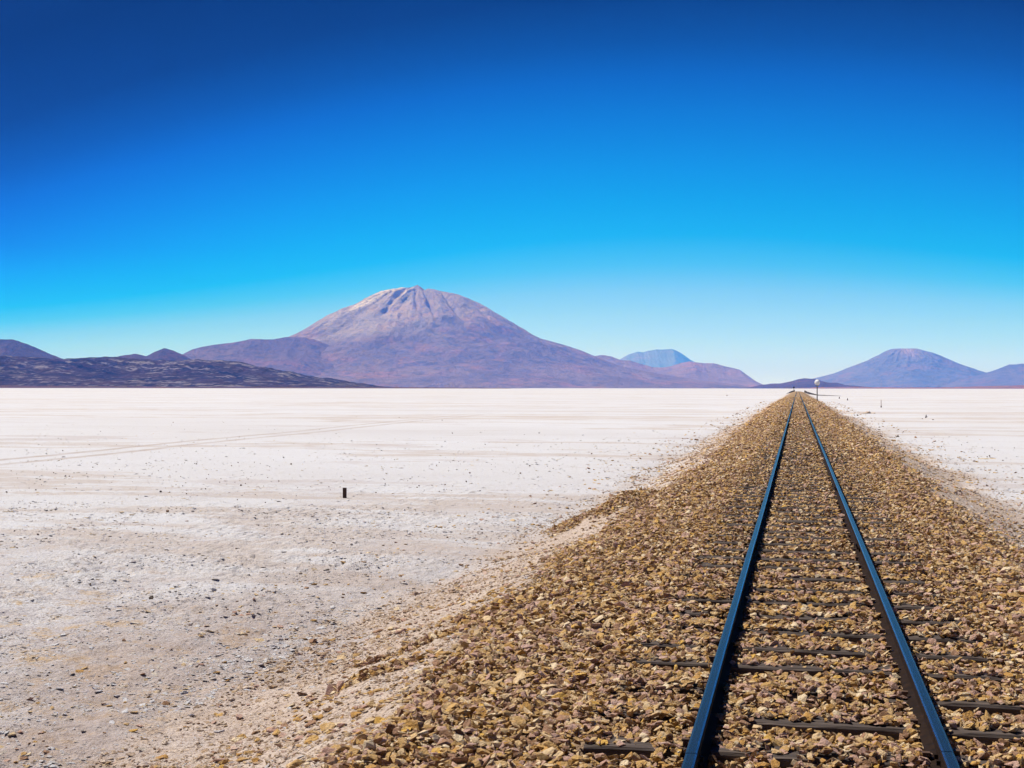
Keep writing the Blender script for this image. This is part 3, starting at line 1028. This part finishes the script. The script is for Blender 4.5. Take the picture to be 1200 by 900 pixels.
def scatter(name, label, cat, P, rot, scl, idx, coll):
    me = bpy.data.meshes.new(name)
    me.vertices.add(len(P))
    me.vertices.foreach_set('co', P.astype(np.float32).ravel())
    a = me.attributes.new('rot', 'FLOAT_VECTOR', 'POINT'); a.data.foreach_set('vector', rot.astype(np.float32).ravel())
    a = me.attributes.new('scl', 'FLOAT', 'POINT'); a.data.foreach_set('value', scl.astype(np.float32).ravel())
    a = me.attributes.new('pick', 'INT', 'POINT'); a.data.foreach_set('value', idx.astype(np.int32).ravel())
    o = link_mesh(name, me)
    ng = bpy.data.node_groups.new(name, 'GeometryNodeTree')
    ng.interface.new_socket('Geometry', in_out='INPUT', socket_type='NodeSocketGeometry')
    ng.interface.new_socket('Geometry', in_out='OUTPUT', socket_type='NodeSocketGeometry')
    N, L = ng.nodes, ng.links
    gi, go = N.new('NodeGroupInput'), N.new('NodeGroupOutput')
    ip = N.new('GeometryNodeInstanceOnPoints')
    ci = N.new('GeometryNodeCollectionInfo')
    ci.inputs['Collection'].default_value = coll
    ci.inputs['Separate Children'].default_value = True
    ci.inputs['Reset Children'].default_value = True

    def na(nm, ty, sock):
        x = N.new('GeometryNodeInputNamedAttribute')
        x.data_type = ty
        x.inputs['Name'].default_value = nm
        return next(s for s in x.outputs if s.name == 'Attribute' and s.enabled)
    ip.inputs['Pick Instance'].default_value = True
    L.new(gi.outputs[0], ip.inputs['Points'])
    L.new(ci.outputs[0], ip.inputs['Instance'])
    L.new(na('pick', 'INT', 0), ip.inputs['Instance Index'])
    e2r = N.new('FunctionNodeEulerToRotation')
    L.new(na('rot', 'FLOAT_VECTOR', 0), e2r.inputs[0])
    L.new(e2r.outputs[0], ip.inputs['Rotation'])
    L.new(na('scl', 'FLOAT', 0), ip.inputs['Scale'])
    L.new(ip.outputs[0], go.inputs[0])
    md = o.modifiers.new('scatter', 'NODES')
    md.node_group = ng
    return tag(o, label, cat, kind='stuff')


def surface(x, y):
    b, bare, off, inz = bed_h(x, y)
    g = ground_h(x, y)
    return g * (1 - inz) + inz * b, bare, off, inz


def rand_pts(x0, x1, y0, y1, density):
    n = int((x1 - x0) * (y1 - y0) * density)
    return rng.uniform(x0, x1, n), rng.uniform(y0, y1, n)


M_STONE, M_FLAKE, M_DARK = mat_stone(), mat_flake(), mat_dark_stone()
STONES = stone_set('ballast_shapes', M_STONE, 100, 16, 0.36)
CLODS = stone_set('clod_shapes', mat_clod(), 400, 12, 0.45, 12)
FLAKES = stone_set('flake_shapes', M_FLAKE, 300, 12, 0.20, 12)
DARKS = stone_set('dark_shapes', M_DARK, 500, 8, 0.7)

PX, PY, PZ, PS, PT = [], [], [], [], []
zones = [(3.6, 9.0, 1500, 0.052), (9.0, 16, 1000, 0.057), (16, 30, 560, 0.060), (30, 60, 250, 0.082), (60, 120, 90, 0.125), (120, 260, 34, 0.19)]
for (ya, yb, dens, size) in zones:
    x, y = rand_pts(-6.5, 6.5, ya, yb, dens)
    m = ballast_mask(x, y)
    sparse = (0.11 * (1 - smooth(0.0, 1.0, (abs(x) - 2.4) / 2.4)) + 0.012) * smooth(0.3, 0.7, fbm(x * 1.7, y * 1.7, 3, 44)) * 1.6
    keep = rng.uniform(0, 1, len(x)) < np.maximum(m, sparse)
    x, y, m = x[keep], y[keep], m[keep]
    z, bare, off, inz = surface(x, y)
    k_ = near_sleeper(x, y)[0]
    s = size * np.exp(rng.normal(0, 0.45, len(x)))
    s = s * np.where((inz > 0.5) & (y > 12), 0.82, 1.0)
    s = np.clip(s, size * 0.3, np.where(inz > 0.5, size * 1.6, size * 2.4))
    # no stone inside the bare front edge of a sleeper, none through a rail
    cut = (bare > 0.45) & (off > np.where(y > 11.5, -0.07, -0.045)) & (off < np.where(k_ == 5, 0.05, np.where(y > 11.5, 0.07, 0.036))) & (inz > 0.5)
    dr = np.abs(np.abs(x) - GAUGE / 2)
    cut |= (dr < 0.035 + s * 0.32)
    cut |= (off > -0.02) & (off < 0.20) & (inz > 0.5) & (z < 0) & (rng.uniform(0, 1, len(x)) < 0.15)
    over = (off > 0.0) & (off < 0.20) & (inz > 0.5)
    z = np.where(over, np.maximum(z, 0.0) + s * 0.16, z + rng.uniform(-0.032, 0.020, len(x)))
    z = z - 0.012 * np.exp(-(dr / 0.10) ** 2)
    z = np.where((m < 0.5) & (inz < 0.01), sheet_z(x, y) + s * 0.08, z)
    k = ~cut
    PX.append(x[k]); PY.append(y[k]); PZ.append(z[k]); PS.append(s[k]); PT.append(np.where(m[k] < 0.3, 0.4, 1.0))
X, Y, Z, S, T = map(np.concatenate, (PX, PY, PZ, PS, PT))
n = len(X)
print('ballast stones', n)
rot = np.stack([rng.normal(0, 0.42, n) * T, rng.normal(0, 0.42, n) * T, rng.uniform(0, 6.283, n)], -1)
scatter('ballast', 'ochre and mauve broken stone ballast heaped around the rails and sleepers', 'ballast',
        np.stack([X, Y, Z], -1), rot, S, rng.integers(0, 16, n), STONES)

# flakes of salt crust and dirt on the bank and the flat beside it
PX, PY, PS = [], [], []
for (ya, yb, xa, xb, dens, size) in [(4.0, 14, -5.2, -1.6, 420, 0.030), (14, 30, -5.2, -1.6, 120, 0.042), (4, 22, 1.6, 5.6, 220, 0.034), (22, 50, 1.6, 5.6, 70, 0.05), (50, 120, 1.9, 5.4, 30, 0.08), (30, 90, -5, -1.9, 30, 0.08), (4.0, 10, -9.5, -1.5, 600, 0.024), (10, 18, -16, -1.8, 150, 0.033), (24, 90, -55, -4, 8, 0.07), (11, 26, -24, -3.8, 110, 0.050), (4, 12, -12, -3.6, 250, 0.044), (4, 16, 1.8, 6, 400, 0.034), (16, 40, 1.8, 9, 40, 0.06), (40, 120, -9, 9, 6, 0.11)]:
    x, y = rand_pts(xa, xb, ya, yb, dens)
    cl = fbm(x * 0.8, y * 0.8, 4, 140)
    bank = 1 - smooth(3.8, 5.2, abs(x))
    prob = (smooth(0.34, 0.62, cl) * (0.7 + 0.3 * bank) + 0.06 + 0.22 * bank) * (1 - smooth(22, 85, y) * (1 - bank))
    keep = (rng.uniform(0, 1, len(x)) < prob) & (ballast_mask(x, y) < 0.6)
    x, y = x[keep], y[keep]
    PX.append(x); PY.append(y); PS.append(np.clip(size * np.exp(rng.normal(0, 0.45, len(x))), size * .35, size * 3))
X, Y, S = map(np.concatenate, (PX, PY, PS))
n = len(X)
print('flakes', n)
Z = sheet_z(X, Y) + S * 0.01
tl = np.where(np.abs(X) < 4.7, 0.26, 0.20)
rot = np.stack([rng.normal(0, 1, n) * tl, rng.normal(0, 1, n) * tl, rng.uniform(0, 6.283, n)], -1)
on_bank = (np.abs(X) < 4.7) & (rng.uniform(0, 1, n) < 0.9)
ID = rng.integers(0, 12, n)
for m, nm, lab, cat, coll in ((on_bank, 'dirt_clods', 'tan and brown clods and chips lying on the dirt bank', 'dirt clods', CLODS),
                              (~on_bank, 'salt_crust', 'crumbled pale crust flakes on the salt left of the bank', 'salt crust', FLAKES)):
    scatter(nm, lab, cat, np.stack([X[m], Y[m], Z[m]], -1), rot[m], S[m], ID[m], coll)

# small dark pebbles strewn on the white flat
PX, PY, PS = [], [], []
for (ya, yb, xa, xb, dens, size) in [(8, 22, -14, -4.5, 0.9, 0.03), (16, 45, -24, -4.5, 1.3, 0.036), (40, 110, -45, -5, 0.15, 0.055), (12, 80, 4.6, 22, 0.35, 0.05)]:
    x, y = rand_pts(xa, xb, ya, yb, dens)
    keep = rng.uniform(0, 1, len(x)) < (smooth(0.42, 0.66, fbm(x * 0.22, y * 0.22, 3, 150)) + 0.06) * (1 - 0.75 * smooth(25, 60, y))
    PX.append(x[keep]); PY.append(y[keep]); PS.append(size * np.exp(rng.normal(0, 0.4, keep.sum())))
X, Y, S = map(np.concatenate, (PX, PY, PS))
n = len(X)
print('pebbles', n)
Z = sheet_z(X, Y) + S * 0.20
rot = np.stack([rng.normal(0, 0.3, n), rng.normal(0, 0.3, n), rng.uniform(0, 6.283, n)], -1)
scatter('pebbles', 'small dark pebbles strewn over the white salt flat', 'pebbles', np.stack([X, Y, Z], -1), rot, S, rng.integers(0, 8, n), DARKS)

# ------------------------------------------------------------------ line-side things
import bmesh


def cyl(bm, r0, r1, z0, z1, seg=16, c=(0, 0)):
    ring = []
    for r, z in ((r0, z0), (r1, z1)):
        ring.append([bm.verts.new((c[0] + r * math.cos(2 * math.pi * i / seg), c[1] + r * math.sin(2 * math.pi * i / seg), z)) for i in range(seg)])
    for i in range(seg):
        j = (i + 1) % seg
        bm.faces.new((ring[0][i], ring[0][j], ring[1][j], ring[1][i]))
    bm.faces.new(ring[0][::-1]); bm.faces.new(ring[1])


def disc(bm, outline, y0, y1):
    a = [bm.verts.new((x, y0, z)) for x, z in outline]
    b = [bm.verts.new((x, y1, z)) for x, z in outline]
    n = len(outline)
    bm.faces.new(a); bm.faces.new(b[::-1])
    for i in range(n):
        j = (i + 1) % n
        bm.faces.new((a[j], a[i], b[i], b[j]))


def bobj(name, bm, mat, parent=None, loc=None):
    bmesh.ops.recalc_face_normals(bm, faces=bm.faces)
    me = bpy.data.meshes.new(name)
    bm.to_mesh(me); bm.free()
    o = link_mesh(name, me, mat, parent)
    if loc is not None: o.location = loc
    return o


M_WHITE = plain('white_enamel', (0.84, 0.84, 0.82), 0.4, 0, 0.05)
M_GREYPOST = plain('grey_painted_post', (0.20, 0.19, 0.18), 0.7, 0, 0.4, 3)
M_BLACK = plain('black_paint', (0.02, 0.02, 0.022), 0.6)
M_RUST = plain('rusted_iron', (0.085, 0.040, 0.025), 0.9, 0.0, 0.6, 25)
M_PALEWOOD = plain('bleached_wood', (0.55, 0.40, 0.34), 0.9, 0, 0.3, 20)
M_NEARBLACK = plain('near_black', (0.020, 0.014, 0.012), 0.95, 0, 0.5, 3)


def gz(x, y):
    return float(ground_h(np.array([x]), np.array([y]))[0])


# round white board on a post on the right shoulder
D = 235.0
p = at_depth(957.6, D)
z0 = gz(p[0], p[1])
ppm = FPX / D
zc = CAMZ + (hor(958) - 448.3) / ppm
sg = empty('railway_sign', (p[0], p[1], z0), 0.0)
tag(sg, 'round white domed board on a thin dark post on the shoulder right of the rails', 'railway sign')
bm = bmesh.new(); cyl(bm, 0.10, 0.085, -0.2, zc - z0 - 0.1, 12)
bobj('post', bm, M_GREYPOST, sg)
bm = bmesh.new(); cyl(bm, 0.19, 0.17, -0.1, 0.18, 12)
bobj('footing', bm, M_NEARBLACK, sg)
bm = bmesh.new()
R = 0.50
rings = []
for k, (rk, yk) in enumerate([(0.98, 0.10), (1.0, 0.0), (0.93, -0.09), (0.70, -0.18), (0.35, -0.23), (0.08, -0.245)]):
    rings.append([bm.verts.new((R * rk * math.cos(a) * 1.02, yk, R * rk * 1.04 * math.sin(a))) for a in np.linspace(0, 2 * math.pi, 33)[:-1]])
for k in range(len(rings) - 1):
    for i in range(32):
        j = (i + 1) % 32
        bm.faces.new((rings[k][i], rings[k][j], rings[k + 1][j], rings[k + 1][i]))
bm.faces.new(rings[0]); bm.faces.new(rings[-1])
bd = bobj('board', bm, M_WHITE, sg, (0, 0, zc - z0))
bd.rotation_euler = (0, 0, math.radians(-32))
bm = bmesh.new()
disc(bm, [(-0.30, -0.60), (0.30, -0.60), (0.33, -0.50), (-0.33, -0.50)], -0.13, -0.112)
bobj('bracket', bm, M_GREYPOST, sg, (0, 0, zc - z0))

# small black-topped marker far off at the left side of the rails
D = 620.0
p = at_depth(930.3, D)
z0 = gz(p[0], p[1])
mk = empty('track_marker', (p[0], p[1], z0), 0)
tag(mk, 'tiny black-topped marker post left of the rails near the vanishing point', 'marker post')
bm = bmesh.new(); cyl(bm, 0.13, 0.12, 0, 1.75, 10); bobj('post', bm, M_GREYPOST, mk)
bm = bmesh.new(); disc(bm, [(0.42 * math.cos(a), 0.45 * math.sin(a)) for a in np.linspace(0, 2 * math.pi, 17)[:-1]], -0.18, -0.14)
bobj('board', bm, M_BLACK, mk, (0, 0, 2.1))

# rusted stake in the salt, with its shadow
p = on_plane(404, 582.8, FLAT)
Ds = float(np.dot(p[:2] - CAM[:2], FWD))
h = 11.8 * Ds / FPX
st = empty('iron_stake', (p[0], p[1], FLAT - 0.01), YAW)
tag(st, 'short rusty iron stake standing upright in the white salt', 'stake')
V, F = [], []
w = 4.3 * Ds / FPX
box(V, F, -w / 2, w / 2, -0.012, 0.0, -0.1, h)                 # channel section: web and two flanges
box(V, F, -w / 2, -w / 2 + 0.012, 0.0015, 0.045, -0.1, h * 0.985)
box(V, F, w / 2 - 0.012, w / 2, 0.0015, 0.045, -0.1, h * 0.99)
link_mesh('channel', mesh_from('channel', V, F), M_RUST, st)

# thin survey pegs out on the right
for (px, py, hp, lab, top) in [(1032.6, 477.3, 9.0, 'thin bleached peg with a dark foot on the right-hand salt', True),
                               (993.2, 469.0, 2.6, 'stubby dark peg right of the white sign', False),
                               (983.6, 467.0, 2.2, 'faint grey peg close to the white sign', False)]:
    p = on_plane(px, py, FLAT)
    Dp = float(np.dot(p[:2] - CAM[:2], FWD))
    hh = hp * Dp / FPX
    pg = empty('peg', (p[0], p[1], FLAT - 0.02), 0)
    tag(pg, lab, 'peg')
    r = 0.55 * Dp / FPX
    bm = bmesh.new(); cyl(bm, r * 0.8, r * 0.6, -0.1, hh, 8); bobj('stake', bm, M_PALEWOOD if top else M_RUST, pg)
    bm = bmesh.new(); cyl(bm, r * 1.5, r * 1.0, -0.05, hh * (0.22 if top else 0.5), 8); bobj('foot', bm, M_RUST, pg)


# low ramps in one near-black colour where a path crosses the bank
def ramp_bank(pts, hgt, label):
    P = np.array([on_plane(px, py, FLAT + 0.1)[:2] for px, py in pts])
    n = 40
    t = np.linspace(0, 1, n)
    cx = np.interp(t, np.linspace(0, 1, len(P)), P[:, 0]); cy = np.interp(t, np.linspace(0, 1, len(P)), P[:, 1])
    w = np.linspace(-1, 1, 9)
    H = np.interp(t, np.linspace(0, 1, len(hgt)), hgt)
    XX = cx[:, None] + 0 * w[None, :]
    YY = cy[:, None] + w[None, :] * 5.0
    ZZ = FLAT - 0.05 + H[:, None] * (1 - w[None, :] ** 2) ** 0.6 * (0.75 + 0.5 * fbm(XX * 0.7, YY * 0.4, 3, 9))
    o = link_mesh('dark_bank', grid_mesh('dark_bank', XX, YY, ZZ), M_NEARBLACK)
    tag(o, label, 'gravel bank', 'near-black banks at the far crossing')


ramp_bank([(931.5, 458.6), (927, 459.8), (921.5, 461.2)], [1.15, 0.85, 0.1], 'small black bank meeting the track bank near the vanishing point')
ramp_bank([(942.5, 459.8), (948, 461.6), (958, 463.0), (985, 463.6)], [1.35, 0.85, 0.30, 0.08], 'long black bank behind the white sign, tapering to the right')


# single rocks, tufts and heaps that stand out on the flat
def rock_cluster(name, px, py, label, parts, cat='rock', mat=None, group=None, z=None):
    zz = FLAT if z is None else z
    p = on_plane(px, py, zz)
    if z is None and abs(p[0]) < 5.2:
        for _ in range(6):
            zz = gz(p[0], p[1]); p = on_plane(px, py, zz)
    Dp = float(np.dot(p[:2] - CAM[:2], FWD))
    k = Dp / FPX
    bm = bmesh.new()
    for (dx, dz, wpx, hpx) in parts:
        rs = random.Random(hash((px, dx, dz)) % 9973 if False else int(px * 7 + dx * 13 + dz * 31) & 0xffff)
        vs = []
        for i in range(16):
            v = Vector((rs.gauss(0, 1), rs.gauss(0, 1), rs.gauss(0, 1))).normalized() * rs.uniform(0.85, 1.0)
            vs.append(bm.verts.new((dx * k + v.x * wpx * k * 0.5, v.y * wpx * k * 0.45, dz * k + v.z * hpx * k * 0.5)))
        r = bmesh.ops.convex_hull(bm, input=vs)
        bmesh.ops.delete(bm, geom=list({g for g in r['geom_interior'] + r['geom_unused'] if isinstance(g, bmesh.types.BMVert)}), context='VERTS')
    o = bobj(name, bm, mat or M_DARK, None)
    o.location = (p[0], p[1], zz)
    o.rotation_euler = (0, 0, YAW)
    return tag(o, label, cat, group)


rock_cluster('rock', 1085.3, 489.8, 'dark knobbly rock standing highest on the right-hand salt', [(-0.6, 1.0, 2.2, 2.2), (0.7, 1.3, 2.0, 1.8), (0, 3.2, 1.9, 2.6)])
rock_cluster('rock', 1080.8, 490.9, 'small brown rock just left of the knobbly upright rock', [(0, 0.3, 2.1, 1.1)])
rock_cluster('rock', 1093.3, 491.9, 'flat black rock just right of the knobbly upright rock', [(0, 0.3, 3.0, 1.2)])
rock_cluster('rock', 1159.8, 535.4, 'black rock on top of the low ochre patch on the right', [(0, 1.2, 2.8, 2.2), (-3.0, 0.2, 2.2, 1.3), (-1.0, -1.6, 2.6, 1.2)])
rock_cluster('rock', 1146.8, 536.8, 'pair of little grey rocks left of the ochre patch', [(0, 0.2, 2.0, 1.2), (-1.2, 2.0, 1.4, 1.6)])
rock_cluster('dirt_patch', 1154.5, 537.3, 'low ochre dirt patch carrying a black rock', [(0, -0.1, 11, 1.2), (8, -0.2, 11, 1.0), (-5, -0.3, 8, 0.8)], 'dirt patch', plain('ochre_dirt', (0.62, 0.47, 0.27), 0.95, 0, 0.2, 4))
rock_cluster('rock', 1175.3, 539.6, 'grey rock right of the ochre patch', [(0, 0.2, 3.0, 1.1)])
rock_cluster('rock', 1052.3, 512.2, 'dark slanting rock beyond the bank with a pale patch below', [(0, 0.8, 4.2, 1.9), (-1.8, 0.2, 2.4, 1.1)])
rock_cluster('rock', 1049.3, 522.6, 'flat brown rock at the foot of the right-hand bank', [(0, 0.4, 4.8, 1.3)])
rock_cluster('rock', 1030.6, 501.0, 'dark rock paired above a flatter one beside the bank', [(0, 0.5, 2.6, 1.5)])
rock_cluster('rock', 1030.2, 503.8, 'flat dark rock directly below its darker twin beside the bank', [(0, 0.4, 4.0, 1.0)])
rock_cluster('rock', 1004.8, 487.0, 'black rock nearest the sand heap', [(0, 0.6, 2.4, 1.7)])
rock_cluster('rock', 1001.5, 486.9, 'small black rock touching the larger one near the sand heap', [(0, 0.4, 1.6, 1.2)])
rock_cluster('rock', 994.3, 482.4, 'lone dark rock up the bank from the sand heap', [(0, 0.4, 2.2, 1.1)])
rock_cluster('rock', 1078.2, 533.0, 'black rock low down between bank and salt', [(0, 0.6, 3.6, 1.7)])
rock_cluster('rock', 990.8, 499.5, 'black upright lump at the upper edge of the ballast right of the rails', [(0, 1.6, 2.6, 3.6), (0.6, 0.2, 3.4, 1.6)])
rock_cluster('sand_heap', 1017.3, 484.4, 'low tan sand heap on the salt below the thin peg', [(0, 0.8, 8.0, 4.2), (-4, 0.2, 9, 2.0), (4.5, 0.2, 9, 2.2)], 'sand heap', plain('tan_sand', (0.56, 0.43, 0.33), 0.95, 0, 0.3, 3))
rock_cluster('rock', 233.5, 649.5, 'black stone lying alone low on the left-hand salt', [(0, 0.5, 4.5, 2.4)])
rock_cluster('rock', 341.3, 544.2, 'tiny black stone far out on the left-hand salt above the stake', [(0, 0.6, 2.6, 2.0)])
rock_cluster('rock', 693.5, 532.2, 'dark stone on the salt beside the pale crust ridge', [(0, 0.6, 2.8, 1.9)])
rock_cluster('rock', 852.0, 463.9, 'distant dark speck of rock left of the track', [(0, 0.5, 2.0, 1.2)])
